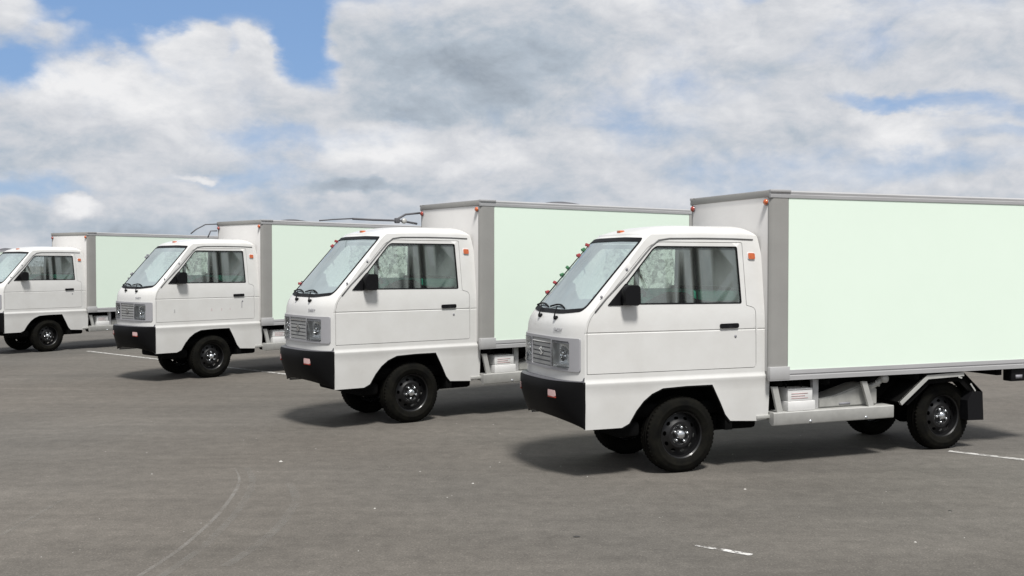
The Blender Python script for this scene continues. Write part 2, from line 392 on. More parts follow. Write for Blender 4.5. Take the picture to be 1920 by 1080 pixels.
o = obj('parking_line', strip([(-8.3, 19.72), (-6.8, 18.42), (-4.9, 16.78), (-2.9, 15.04)], .085), PAINT, smooth=False)
tag(o, 'thin white painted line running behind the far left trucks', kind='structure')
o = obj('parking_line', strip([(3.95, 9.10), (4.5, 8.62), (6.5, 6.9), (8, 5.6)], .075), PAINT, smooth=False)
tag(o, 'thin white painted line leaving the rear wheel of the nearest truck', kind='structure')
o = obj('paint_dash', strip([(1.10, 6.02), (1.22, 5.94), (1.39, 5.82)], [.02, .05, .045]), PAINT2, smooth=False)
tag(o, 'short worn dash of white paint on the open asphalt', kind='structure')
def spline(P, n=10):
    o_ = []
    for i in range(len(P) - 1):
        p0 = Vector(P[max(i - 1, 0)]); p1 = Vector(P[i]); p2 = Vector(P[i + 1]); p3 = Vector(P[min(i + 2, len(P) - 1)])
        for j in range(n):
            t = j / n; o_.append(tuple(.5 * ((2 * p1) + (p2 - p0) * t + (2 * p0 - 5 * p1 + 4 * p2 - p3) * t * t + (3 * p1 - p0 - 3 * p2 + p3) * t ** 3)))
    o_.append(tuple(P[-1])); return o_
arc = spline([(-2.30, 8.35), (-2.13, 7.85), (-2.04, 7.35), (-1.98, 6.75), (-1.965, 6.3), (-1.97, 5.9), (-2.02, 5.4), (-2.1, 4.9)])
tag(obj('tyre_track', strip(arc, [.028 * min(1, (i + 1) / 14) for i in range(len(arc))]), DUST, smooth=False), 'pale curved tyre mark across the left foreground asphalt', kind='structure')
arc2 = [(x + .10 + .03 * i / len(arc), y) for i, (x, y) in enumerate(arc)]
tag(obj('tyre_track', strip(arc2, .05, .004), DUST2, smooth=False), 'faint second band beside the curved tyre mark', kind='structure')
arc3 = spline([(-1.72, 7.75), (-1.55, 7.2), (-1.50, 6.6), (-1.52, 6.1), (-1.60, 5.6)])
tag(obj('tyre_track', strip(arc3, .06, .0045), DUST2, smooth=False), 'faint tyre mark right of the curved one', kind='structure')
arc4 = spline([(-3.22, 7.2), (-3.2, 6.8), (-3.18, 6.3), (-3.2, 5.8)])
tag(obj('tyre_track', strip(arc4, .03, .0045), DUST2, smooth=False), 'faint pale tyre mark at the left edge of the foreground', kind='structure')
SPOT = mat('dark_oil_spot', (.045, .043, .04), .6, var=.3, vscale=30)
def blotch(x, y, r, n=14):
    bm = bmesh.new(); bm.faces.new([bm.verts.new((x + r * random.uniform(.6, 1.1) * cos(2 * pi * k / n) * 1.3, y + r * random.uniform(.6, 1.1) * sin(2 * pi * k / n), .004)) for k in range(n)]); return bm
tag(obj('oil_spot', blotch(.40, 6.22, .022), SPOT, smooth=False), 'small dark spot on the asphalt in the middle foreground', kind='structure')
tag(obj('oil_spot', blotch(3.0, 6.88, .012), SPOT, smooth=False), 'small dark spot on the asphalt at the right edge', kind='structure')
# a few pale pebbles and chips of paint lying on the lot
bm = bmesh.new()
CH = [(-.30, 7.75, .012), (-1.98, 8.62, .018), (-.95, 6.95, .010), (1.75, 7.55, .012), (2.45, 6.1, .010), (.6, 8.0, .008), (-.75, 8.2, .008), (3.9, 7.2, .009), (-2.9, 8.1, .010), (2.9, 5.6, .008)]
for i in range(70): CH.append((random.uniform(-4, 4.5), random.uniform(5.2, 11), random.uniform(.003, .007)))
for x, y, r in CH:
    top = bm.verts.new((x, y, r * .6)); ring = [bm.verts.new((x + r * random.uniform(.7, 1.2) * cos(k * 1.047), y + r * random.uniform(.7, 1.2) * sin(k * 1.047), 0.0005)) for k in range(6)]
    for k in range(6): bm.faces.new((ring[k], ring[(k + 1) % 6], top))
PEB = mat('pale_pebble', (.45, .44, .41), .8, var=.4, vscale=3)
tag(obj('loose_gravel', bm, PEB, smooth=False), 'pale grit and small stones scattered over the asphalt', kind='stuff')

# ------------------------------------------------------------------ the truck
WT = [(.36, .536), (.55, .547), (.735, .552), (.755, .558), (.768, .556), (.782, .545), (1.145, .543), (1.150, .5385), (1.156, .5385), (1.161, .543), (1.27, .540), (1.36, .531), (1.60, .506), (1.87, .476), (1.93, .466)]
XC = [(.60, -.885), (.72, -.892), (1.10, -.893), (1.18, -.888), (1.24, -.873), (1.30, -.838), (1.38, -.768), (1.60, -.577), (1.80, -.402), (1.87, -.338), (1.905, -.300), (1.93, -.262)]
XR = [(.36, .800), (.42, .817), (.78, .820), (1.13, .812), (1.40, .805), (1.62, .795), (1.80, .772), (1.90, .752), (1.93, .742)]
BB = [(1.0, .12), (1.2, .115), (1.35, .10), (1.93, .085)]
W = lambda z: interp(WT, z)
XF = lambda t, z: interp(XC, z) - interp(BB, z) * (1 - abs(t) ** 4)
def side_fn(sg): return lambda x, z, d: (x, sg * (W(z) - d), z)
def front_fn(t, z, d): return (XF(t, z) + d, t * (W(z) - (d * .8 if abs(t) > .96 else 0)), z)
ROWS = [.45, .55, .65, .735, .755, .768, .782, .80, .9, 1.0, 1.08, 1.145, 1.150, 1.156, 1.161, 1.2, 1.27, 1.33, 1.4, 1.5, 1.6, 1.7, 1.8, 1.88]
# the door outline and its window
DOOR = roundp([(-.874, .832), (-.874, 1.18), (-.845, 1.268), (-.30, 1.832), (-.215, 1.872), (.592, 1.872), (.603, 1.352), (.690, 1.330), (.692, .832)],
              [.01, .04, .06, .08, .06, .012, .004, .07, .03])
WIN = roundp([(-.668, 1.372), (-.262, 1.815), (-.225, 1.838), (.540, 1.838), (.556, 1.365)], [.012, .06, .03, .02, .02])
ARCH = [(-.565, .402), (-.50, .432), (-.44, .53), (-.375, .605), (-.30, .660), (-.20, .700), (.02, .709), (.262, .709), (.345, .555), (.395, .455), (.445, .400)]
def shrink(poly, d):
    out_ = []; n = len(poly)
    A = sum(poly[i][0] * poly[(i + 1) % n][1] - poly[(i + 1) % n][0] * poly[i][1] for i in range(n)); s = 1 if A > 0 else -1
    for i in range(n):
        p = Vector(poly[i]); a = Vector(poly[i - 1]); b = Vector(poly[(i + 1) % n])
        e1 = (p - a); e2 = (b - p)
        if e1.length < 1e-7: e1 = e2
        if e2.length < 1e-7: e2 = e1
        e1.normalize(); e2.normalize(); nr = Vector((-(e1.y + e2.y), e1.x + e2.x))
        if nr.length < 1e-6: nr = Vector((-e1.y, e1.x))
        nr.normalize(); out_.append(tuple(p + nr * d * s))
    return out_
def make_truck():
    root = bpy.data.objects.new('box_truck', None); col.objects.link(root); root.empty_display_size = .3
    root['category'] = 'truck'
    HL = [roundp([(s * .385, .880), (s * .80, .872), (s * .80, 1.085), (s * .385, 1.088)], .02) for s in (-1, 1)]
    GR = roundp([(-.345, .872), (.345, .872), (.345, 1.09), (-.345, 1.09)], .012)
    # ---- cab body: front, sides, roof, back
    bm = bmesh.new()
    WSH = roundp([(-.86, 1.330), (-.4, 1.308), (.4, 1.308), (.86, 1.330), (.945, 1.892), (.5, 1.900), (-.5, 1.900), (-.945, 1.892)], [.06, .1, .1, .06, .05, .1, .1, .05])
    tv = [sin(x) for x in frange(-pi / 2 + .05, pi / 2 - .05, 27)]
    to = [sin(x) for x in frange(-pi / 2, pi / 2, 29)]
    outer = [(t, .70) for t in to] + [(1, z) for z in ROWS if z > .72] + [(t, 1.93) for t in reversed(to)] + [(-1, z) for z in reversed(ROWS) if z > .72]
    panel(bm, outer, [WSH, GR] + [shrink(h, -.001) for h in HL], front_fn, tv, [.78, .86, .95, 1.02, 1.1, 1.15, 1.2, 1.24, 1.28, 1.31, 1.36, 1.44, 1.52, 1.60, 1.7, 1.8, 1.86, 1.91], thick=.018, m=.05, eps=.012)
    for sg in (-1, 1):
        out2 = [(-.885, .402)] + ARCH + [(.70, .385), (.80, .395), (.817, .42)] + [(interp(XR, z), z) for z in (.55, .65, .72, .78, .95, 1.13, 1.3, 1.4, 1.5, 1.62, 1.7, 1.8, 1.86, 1.90, 1.93)] \
            + [(x, 1.93) for x in frange(.66, -.2, 12)] + [(interp(XC, z), z) for z in (1.93, 1.905, 1.87, 1.80, 1.7, 1.6, 1.5, 1.38, 1.30, 1.24, 1.18, 1.10, .95, .782, .768, .755, .735, .72, .60, .5)]
        panel(bm, out2, [DOOR], side_fn(sg), frange(-.878, .808, 34), ROWS, thick=.02, eps=.0015)
    # roof
    ns, nt_ = 22, 26; grid = []
    for i in range(ns + 1):
        s = i / ns; row = []
        for j in range(nt_ + 1):
            t = sin(-pi / 2 + pi * j / nt_); xa = XF(t, 1.93); xb = interp(XR, 1.93) - .0 * (1 - t * t)
            ss = s ** 1.35 if s < .5 else s
            ss = .5 - .5 * cos(pi * s)
            x = xa + (xb - xa) * ss
            fr = 1 - (1 - min(1, ss / .42)) ** 2.2; bk = math.sqrt(max(0, 1 - (1 - min(1, (1 - ss) / .13)) ** 2))
            h = .074 * fr * bk * math.sqrt(max(0, 1 - abs(t) ** 5.0)) + (.012 if 0 < i < ns else 0) * math.sqrt(max(0, 1 - t * t))
            row.append(bm.verts.new((x, t * W(1.93), 1.93 + h)))
        grid.append(row)
    for i in range(ns):
        for j in range(nt_): bm.faces.new((grid[i][j], grid[i][j + 1], grid[i + 1][j + 1], grid[i + 1][j]))
    # back wall
    zz = [.40, .78, 1.13, 1.40, 1.62, 1.80, 1.90, 1.93]; pr = None
    for z in zz:
        cur = [bm.verts.new((interp(XR, z), y * W(z), z)) for y in (-1, -.5, 0, .5, 1)]
        if pr:
            for k in range(4): bm.faces.new((pr[k], pr[k + 1], cur[k + 1], cur[k]))
        pr = cur
    obj('cab_body', bm, WHITE, root, auto=38)
    # lining of the cab (back wall inside, floor) and wheel housing
    bm = bmesh.new(); box(bm, .70, .74, -.44, .44, .80, 1.88); obj('cab_lining', bm, LINER, root)
    bm = bmesh.new(); box(bm, -.84, .78, -.53, .53, .715, .76); box(bm, -.62, .79, -.44, .44, .46, .56)
    obj('cab_floor', bm, CHASSIS, root)
    for sg in (-1, 1):
        bm = bmesh.new(); pts = ARCH; a = [bm.verts.new((x, sg * (W(z) - .018), z + .002)) for x, z in pts]; b = [bm.verts.new((x, sg * .22, z + .002)) for x, z in pts]
        for k in range(len(pts) - 1): bm.faces.new((a[k], a[k + 1], b[k + 1], b[k]))
        bm.faces.new(b)
        # thin black lip round the opening
        lp = [bm.verts.new((x, sg * (W(z) + .001), z - .001)) for x, z in pts]; li = [bm.verts.new((x * .985 - .0015, sg * (W(z) + .001), z - .012)) for x, z in pts]
        for k in range(len(pts) - 1): bm.faces.new((lp[k], lp[k + 1], li[k + 1], li[k]))
        obj('wheel_arch', bm, CHASSIS, root, smooth=False)
        # splash flap and sill behind the front wheel
        boxo('mud_guard', (.40, .47, sg * .53, sg * .33, .325, .43), CHASSIS, root)
    # gutter above the door
    for sg in (-1, 1):
        bm = bmesh.new(); tube(bm, [(x, sg * (W(z) + .002), z) for x, z in [(-.80, 1.315), (-.70, 1.42), (-.50, 1.60), (-.36, 1.745), (-.27, 1.835), (-.20, 1.885), (-.1, 1.899), (.2, 1.903), (.5, 1.902), (.70, 1.896)]], .0065, 6)
        obj('gutter_seam', bm, mat('gutter_grey', (.12, .12, .12), .6) if 'gutter_grey' not in MATS else MATS['gutter_grey'], root)
    # ---- windscreen
    bm = bmesh.new(); gl = shrink(WSH, -.004); panel(bm, gl, [], lambda t, z, d: front_fn(t, z, d + .006), tv, [1.36, 1.42, 1.5, 1.6, 1.7, 1.8, 1.87], thick=0)
    ws_ = obj('windscreen', bm, WSGLASS, root)
    bm = bmesh.new(); panel(bm, shrink(WSH, -.012), [shrink(WSH, .018)], lambda t, z, d: front_fn(t, z, d - .004), [], [], thick=.012, m=.04); obj('rubber_seal', bm, BLACK, ws_)
    # ---- wipers
    for t0, t1, tp, zp in ((-.42, .10, -.36, 1.262), (.16, .74, .22, 1.268)):
        bm = bmesh.new()
        P = lambda t, z, o_=.02: Vector(front_fn(t, z, -o_))
        tube(bm, [P(tp, zp, .0), P(tp, zp, .028)], .016, 10)
        tube(bm, [P(tp, zp, .026), P(tp + .1, zp + .045, .026), P((t0 + t1) / 2, 1.348, .022)], .006, 6)
        tube(bm, [P(t0 + (t1 - t0) * k / 8, 1.338 + .022 * sin(pi * k / 8) + .006 * k / 8, .014) for k in range(9)], .0075, 6)
        obj('wiper', bm, BLACK, root)
    # ---- doors
    for sg in (-1, 1):
        bm = bmesh.new(); din = shrink(DOOR, .0045); panel(bm, din, [WIN], side_fn(sg), frange(-.866, .684, 30), ROWS, thick=.022, eps=.0015)
        dr = obj('door', bm, WHITE, root, auto=38)
        bm = bmesh.new(); panel(bm, WIN, [shrink(WIN, .011)], lambda x, z, d: (x, sg * (W(z) + .0015 - d), z), [], [], thick=.012, m=.06); obj('window_seal', bm, BLACK if sg < 0 else BLACK, dr)
        bm = bmesh.new(); panel(bm, shrink(WIN, .003), [], lambda x, z, d: (x, sg * (.5305 - .109 * (z - 1.365) - .010 - d), z), [], [], thick=0); obj('window', bm, SIDEGLASS, dr)
        # handle in a shallow cup
        bm = bmesh.new(); hp = roundp([(.335, 1.165), (.335, 1.203), (.515, 1.206), (.515, 1.168)], .018, 6)
        panel(bm, hp, [], lambda x, z, d: (x, sg * (W(z) + .012 - d), z), [], [], thick=.012, m=.03); obj('door_handle', bm, BLACK, dr)
        bm = bmesh.new(); lathe_y(bm, [(0, .004), (.010, .004), (.012, 0)], 16, cy=sg * .544, flip=sg, cx=.487, cz=1.098); obj('door_lock', bm, INKD, dr)
        # mirror on the window corner
        bm = bmesh.new(); y0 = sg * .522
        tri = roundp([(-.690, 1.366), (-.52, 1.54), (-.50, 1.535), (-.50, 1.366)], .01, 3)
        panel(bm, tri, [], lambda x, z, d: (x, sg * (W(z) + .006 - d), z), [], [], thick=.02, m=.05)
        mp_ = [(-.575, 1.370), (-.585, 1.49), (-.55, 1.528), (-.455, 1.526), (-.440, 1.512), (-.436, 1.380), (-.455, 1.364)]
        mr_ = roundp(mp_, .02, 4); vs_ = []
        for k, (yo, sc_) in enumerate(((.0, .93), (.010, 1.0), (.045, 1.0), (.062, .93))):
            vs_.append([bm.verts.new((-.51 + (x + .51) * sc_ - .0 * k, sg * (W(1.45) + .035 + yo), 1.455 + (z - 1.455) * sc_)) for x, z in mr_])
        for a, b in zip(vs_, vs_[1:]):
            for k in range(len(a)): bm.faces.new((a[k], a[(k + 1) % len(a)], b[(k + 1) % len(a)], b[k]))
        bm.faces.new(vs_[0]); bm.faces.new(vs_[-1][::-1])
        box(bm, -.56, -.52, min(sg * .51, sg * .57), max(sg * .51, sg * .57), 1.385, 1.44, .005)
        bmesh.ops.recalc_face_normals(bm, faces=bm.faces)
        obj('door_mirror', bm, BLACK, dr)
    # ---- side marker lamps, screw caps on the pillar, roof lamp
    for sg in (-1, 1):
        bm = bmesh.new(); sp = roundp([(.642, 1.735), (.642, 1.785), (.704, 1.783), (.706, 1.733)], .012, 4)
        panel(bm, sp, [], lambda x, z, d: (x, sg * (W(z) + .012 - d), z), [], [], thick=.013, m=.03); sm = obj('side_marker_lamp', bm, ORANGE, root)
        bm = bmesh.new(); panel(bm, shrink(sp, -.006), [sp], lambda x, z, d: (x, sg * (W(z) + .004 - d), z), [], [], thick=.005, m=.03); obj('lamp_base', bm, STICK, sm)
        for (cx, cz) in ((-.735, 1.425), (-.50, 1.640)):
            bm = bmesh.new(); lathe_y(bm, [(0, .004), (.010, .004), (.012, 0)], 12, cy=sg * (W(cz) + .0015), flip=sg, cx=cx - .004, cz=cz + .010)
            obj('pillar_bolt', bm, INKD, root)
    bm = bmesh.new(); box(bm, -.315, -.27, -.03, .03, 1.952, 1.975, .006); obj('roof_lamp', bm, ORANGE, root)
    # ---- front bezel with grille and headlights
    BZ = roundp([(-.955, .852), (.955, .852), (.955, 1.112), (-.955, 1.112)], [.02] * 4)
    bm = bmesh.new(); panel(bm, BZ, HL + [GR], lambda t, z, d: front_fn(t, z, d - .012), tv, [.9, .96, 1.02, 1.08], thick=.014, m=.04, eps=.006); bz = obj('front_bezel', bm, GREYPL, root)
    bm = bmesh.new(); panel(bm, GR, [], lambda t, z, d: front_fn(t, z, d + .012), tv, [.98], thick=0); obj('grille_back', bm, INKD, bz)
    for k in range(6):
        z0 = .880 + k * .036
        bm = bmesh.new(); panel(bm, [(-.34, z0), (.34, z0), (.34, z0 + .025), (-.34, z0 + .025)], [], lambda t, z, d: front_fn(t, z, d - .004), [], [], thick=.012, m=.04); obj('grille_slat', bm, GRILLE, bz)
    bm = bmesh.new(); panel(bm, [(-.34, 1.058), (.34, 1.058), (.34, 1.066), (-.34, 1.066)], [], lambda t, z, d: front_fn(t, z, d - .009), [], [], thick=.01, m=.04); obj('chrome_strip', bm, CHROME, bz)
    # emblem: an angular S of two hooks
    bm = bmesh.new()
    S1 = [(0, 1), (.95, .38), (.48, .38), (0, .68), (-.35, .45), (.95, -.38), (0, -1), (-.95, -.38), (-.48, -.38), (0, -.68), (.35, -.45), (-.95, .38)]
    panel(bm, [(-x * .072, .985 + z * .036) for x, z in S1], [], lambda t, z, d: front_fn(t, z, d - .012), [], [], thick=.010, m=.03)
    obj('emblem', bm, CHROME, bz)
    for i, h in enumerate(HL):
        s = (-1, 1)[i]
        bm = bmesh.new()
        c0 = s * .60
        # reflector: a bowl lofted from the opening back to a small disc
        ring = densify(h, .05); lv = []
        for q, dpt in ((1, .002), (.88, .045), (.62, .085), (.25, .105)):
            lv.append([bm.verts.new(Vector(front_fn(c0 + (t - c0) * q, .98 + (z - .98) * q, -.006)) + Vector((dpt, 0, 0))) for t, z in ring])
        for a, b in zip(lv, lv[1:]):
            for k in range(len(a)): bm.faces.new((a[k], a[(k + 1) % len(a)], b[(k + 1) % len(a)], b[k]))
        bm.faces.new(lv[-1])
        hl = obj('headlight', bm, REFL, root)
        bm = bmesh.new(); panel(bm, shrink(h, .002), [], lambda t, z, d: front_fn(t, z, d - .011 - .006), [q for q in tv if .38 < abs(q) < .81], [.92, .98, 1.04], thick=.004, m=.04); obj('lens', bm, LENS, hl)
        bm = bmesh.new(); bmesh.ops.create_uvsphere(bm, u_segments=14, v_segments=8, radius=.022, matrix=Matrix.Translation(Vector(front_fn(c0, .99, .030)))); obj('bulb', bm, CHROME, hl)
        bm = bmesh.new(); panel(bm, [(s * .40, 1.066), (s * .785, 1.066), (s * .785, 1.083), (s * .40, 1.085)], [], lambda t, z, d: front_fn(t, z, d - .0085), [], [], thick=.02, m=.04); obj('lamp_hood', bm, INKD, hl)
        # pale strips added as the lamp's glint at its foot and outer side, and a round bowl round the bulb
        bm = bmesh.new(); ta, tb_ = sorted((s * .44, s * .785)); glintf = lambda t, z, d: front_fn(t, z, d + .004)
        panel(bm, roundp([(ta, .886), (tb_, .884), (tb_, .905), (ta, .903)], .006, 2), [], glintf, [], [], thick=.03, m=.04, cap=True)
        ta, tb_ = sorted((s * .735, s * .785)); panel(bm, roundp([(ta, .915), (tb_, .915), (tb_, .99), (ta, .975)], .006, 2), [], glintf, [], [], thick=.03, m=.04, cap=True); obj('reflector_glint', bm, GLINTM, hl)
        bm = bmesh.new(); cx_ = Vector(front_fn(c0, .985, .02)); nb = 20; rg = []
        for rr, dd in ((.058, 0), (.052, .020), (.034, .040), (.014, .050)): rg.append([bm.verts.new(cx_ + Vector((dd, rr * cos(2 * pi * k / nb), rr * sin(2 * pi * k / nb) * 1.05))) for k in range(nb)])
        for a, b in zip(rg, rg[1:]):
            for k in range(nb): bm.faces.new((a[k], a[(k + 1) % nb], b[(k + 1) % nb], b[k]))
        obj('reflector_bowl', bm, CHROME, hl)
    # lettering above the right of the grille
    cu = bpy.data.curves.new('badge_text', 'FONT'); cu.body = 'CARRY'; cu.size = .040; cu.extrude = .001; cu.align_x = 'CENTER'
    to_ = bpy.data.objects.new('badge_text', cu); col.objects.link(to_); bpy.context.view_layer.update()
    me = bpy.data.meshes.new_from_object(to_.evaluated_get(bpy.context.evaluated_depsgraph_get())); bpy.data.objects.remove(to_)
    me.name = 'badge'; tm = -.50
    for v_ in me.vertices:
        # the viewer faces the front: local +y is to the viewer's left, so text x runs to -y
        t = tm - v_.co.x / .54; z = 1.158 + v_.co.y
        v_.co = Vector(front_fn(t, z, -.003 - v_.co.z))
    me.materials.clear(); me.materials.append(BADGE); bd = bpy.data.objects.new('badge', me); col.objects.link(bd); bd.parent = root
    # ---- bumper
    bm = bmesh.new(); prof = [(.012, .776, 0), (0, .762, 0), (-.003, .70, .0), (.010, .61, .03), (.045, .51, .045), (.085, .43, .06), (.11, .41, .06), (.17, .41, .06)]
    tb = [sin(x) for x in frange(-pi / 2, pi / 2, 33)]; rows = []
    for ins, z, k in prof:
        row = []
        for t in tb:
            bul = 1 - abs(t) ** 3.2; x = -.905 - .20 * bul + ins * (bul ** .7) + (.012 if abs(t) > .999 else 0)
            row.append(bm.verts.new((x, t * .560, z + k * (1 - abs(t) ** 3))))
        rows.append(row)
    for a, b in zip(rows, rows[1:]):
        for k in range(len(tb) - 1): bm.faces.new((a[k], a[k + 1], b[k + 1], b[k]))
    bp = obj('bumper', bm, PLASTIC, root, auto=30)
    bm = bmesh.new(); rows = []
    for ins, z in ((.17, .812), (.13, .806), (.118, .788), (.10, .782), (.05, .781), (.011, .777)):
        rows.append([bm.verts.new((-.905 - .20 * (1 - abs(t) ** 3.2) + ins * ((1 - abs(t) ** 3.2) ** .7), t * .560, z - (.02 if abs(t) > .999 else 0))) for t in tb])
    for a, b in zip(rows, rows[1:]):
        for k in range(len(tb) - 1): bm.faces.new((a[k], a[k + 1], b[k + 1], b[k]))
    obj('bumper_top', bm, PLTOP, bp, auto=30)
    # groove line along the bumper
    for s in (-1, 1):
        bm = bmesh.new(); z0 = .655
        def bf(t, z, d, s=s): return (-.905 - .20 * (1 - abs(t) ** 3.2) + .006 * (1 - abs(t) ** 3.2) + d - .010, t * .559, z)
        q = roundp([(s * .50, .655), (s * .64, .650), (s * .64, .700), (s * .50, .705)], .014, 4)
        panel(bm, q, [], bf, [], [], thick=.014, m=.03); obj('indicator_lamp', bm, PINK, bp)
        bm = bmesh.new(); panel(bm, [(s * .50, .645), (s * .64, .641), (s * .64, .650), (s * .50, .654)], [], bf, [], [], thick=.012, m=.03); obj('lamp_trim', bm, REDL, bp)
    # ---- wheels
    def wheel(cx, cy, sg, R=.28):
        bm = bmesh.new(); k = R / .28
        pf = [(.166, .035), (.172, .060), (.190, .070), (.214, .074), (.220, .0775), (.226, .074), (.245, .072), (.262, .064), (.272, .055), (.277, .050), (.279, .032), (.272, .030), (.272, .024), (.280, .022), (.280, .004), (.273, .002), (.273, -.003), (.280, -.005), (.280, -.022), (.272, -.024), (.272, -.030), (.279, -.032), (.277, -.050), (.262, -.064), (.23, -.074), (.19, -.070), (.166, -.04)]
        lathe_y(bm, [(r * k, y * 1.12) for r, y in pf], 56, flip=sg)
        # tread blocks cut across the shoulder
        for a in range(56):
            th = 2 * pi * a / 56; q = Matrix.Rotation(th, 3, 'Y')
            for yy in (.045, -.045):
                vv = [bm.verts.new(q @ Vector((x * k, yy * 1.12 * sg + y, z * k))) for x, y, z in ((.2745, -.010, -.009), (.2745, .010, -.009), (.2745, .010, .009), (.2745, -.010, .009), (.2795, -.009, -.008), (.2795, .009, -.008), (.2795, .009, .008), (.2795, -.009, .008))]
                for f in ((4, 5, 6, 7), (0, 1, 5, 4), (1, 2, 6, 5), (2, 3, 7, 6), (3, 0, 4, 7)): bm.faces.new([vv[i] for i in f])
        wh = bpy.data.objects.new('wheel', None); col.objects.link(wh); wh.parent = root; wh.location = (cx, cy, R - .006); wh.empty_display_size = .1
        wh.rotation_euler = (0, random.uniform(0, 1), 0)
        obj('tyre', bm, RUBBER, wh)
        bm = bmesh.new()
        lathe_y(bm, [(.160, .010), (.163, .050), (.176, .062), (.178, .057), (.168, .045), (.164, .0), (.166, -.04)], 48, flip=sg)
        # steel disc with ten hand holes
        disc = [(.162 * cos(2 * pi * a / 60), .162 * sin(2 * pi * a / 60)) for a in range(60)]; hs = []
        for a in range(10):
            th = 2 * pi * a / 10; hs.append([(.122 * cos(th) + .011 * cos(q) * cos(th) - .017 * sin(q) * sin(th), .122 * sin(th) + .011 * cos(q) * sin(th) + .017 * sin(q) * cos(th)) for q in frange(0, 2 * pi * 11 / 12, 12)])
        def df(x, z, d):
            r = math.hypot(x, z); y = interp([(0, .030), (.060, .030), (.075, .040), (.095, .040), (.112, .028), (.14, .012), (.162, .008)], r); return (x, sg * (y - d), z)
        gp = [(r * cos(a), r * sin(a)) for r in (.03, .060, .075, .095, .140) for a in frange(0, 2 * pi * 23 / 24, 24)]
        loops_pts = gp
        bm2 = bm
        # panel with free interior points
        fv = {}
        vv = list(disc); ed = [(i, (i + 1) % 60) for i in range(60)]
        for h in hs:
            s_ = len(vv); vv += h; ed += [(s_ + i, s_ + (i + 1) % 12) for i in range(12)]
        vv += gp
        rv, re_, rf, *_ = delaunay_2d_cdt([Vector(p) for p in vv], ed, [], 0, 1e-6)
        bv = [None] * len(rv)
        for f in rf:
            c = sum((rv[i] for i in f), Vector((0, 0))) / len(f)
            if c.length > .162 or any(inside(c, h) for h in hs): continue
            for i in f:
                if bv[i] is None: bv[i] = bm.verts.new(df(rv[i][0], rv[i][1], 0))
            bm.faces.new([bv[i] for i in f])
        bmesh.ops.recalc_face_normals(bm, faces=bm.faces)
        bmesh.ops.scale(bm, vec=(k, 1.12, k), verts=bm.verts); rm = obj('rim', bm, RIM, wh, auto=30)
        bm = bmesh.new(); lathe_y(bm, [(0, .074), (.020, .073), (.032, .066), (.038, .052), (.039, .031)], 24, flip=sg); obj('hub_cap', bm, HUB, wh)
        for a in range(5):
            th = 2 * pi * a / 5 + .3; bm = bmesh.new(); lathe_y(bm, [(0, .062), (.009, .061), (.0125, .056), (.0125, .030)], 6, flip=sg, cx=.060 * cos(th), cz=.060 * sin(th)); obj('wheel_nut', bm, HUB, wh)
        for a in range(6):
            th = 2 * pi * a / 6 + .8; bm = bmesh.new(); box(bm, .078, .092, -.010, .010, .039, .0435)
            # small bright pressed tabs round the disc
            bmesh.ops.transform(bm, matrix=Matrix.Rotation(th, 4, 'Y') @ Matrix(((1, 0, 0, 0), (0, 0, sg, 0), (0, 1, 0, 0), (0, 0, 0, 1))), verts=bm.verts); obj('disc_tab', bm, HUB, wh)
        bm = bmesh.new(); lathe_y(bm, [(0, -.01), (.14, -.01), (.15, -.06), (0, -.06)], 24, flip=sg); obj('brake_drum', bm, CHASSIS, wh)
        return wh
    for cx in (0, 2.767):
        for sg in (-1, 1): wheel(cx, sg * (.442 if cx < 1 else .432), sg, .312)
    # ---- chassis
    bm = bmesh.new()
    for sg in (-1, 1): box(bm, -.6, 3.0, sg * .27 - .03, sg * .27 + .03, .42, .70); box(bm, 3.0, 3.92, sg * .27 - .03, sg * .27 + .03, .675, .718)
    for x in (-.5, .55, 1.1, 1.9, 2.4): box(bm, x - .04, x + .04, -.24, .24, .50, .62)
    obj('chassis_frame', bm, CHASSIS, root)
    bm = bmesh.new()
    for cx in (0, 2.767):
        tube(bm, [(cx, -.38, .28), (cx, .38, .28)], .035, 10)
    bmesh.ops.create_uvsphere(bm, u_segments=16, v_segments=10, radius=.11, matrix=Matrix.Translation((2.767, 0, .29)))
    tube(bm, [(.6, 0, .42), (2.7, 0, .30)], .028, 8); box(bm, -.40, .5, -.24, .24, .26, .44, .02); box(bm, -.58, -.36, -.47, .47, .31, .43, .03); box(bm, .36, .80, -.40, .40, .30, .44, .03); tube(bm, [(.5, .2, .36), (1.2, .22, .36), (1.3, .22, .36)], .02, 8); tube(bm, [(1.3, .22, .36), (1.9, .22, .36)], .075, 14)  # wide tray behind the bumper is added to deepen the shade below
    obj('axle_and_shade_tray', bm, CHASSIS, root)
    bm = bmesh.new()
    for sg in (-1, 1):
        for k in range(4):
            L_ = .52 - .10 * k; tube(bm, [(2.767 - L_, sg * .33, .455 - .018 * k), (2.767, sg * .33, .395 - .018 * k), (2.767 + L_, sg * .33, .455 - .018 * k)], .013, 6)
    obj('leaf_spring', bm, CHASSIS, root)
    # ---- cargo box
    X0, X1, YB, Z0, Z1 = .775, 4.0, .615, .72, 2.303
    bm = bmesh.new(); box(bm, X0 + .01, X1 - .01, -YB + .012, YB - .012, .735, Z1 - .014)
    obj('box_core', bm, BOXFRONT, root)
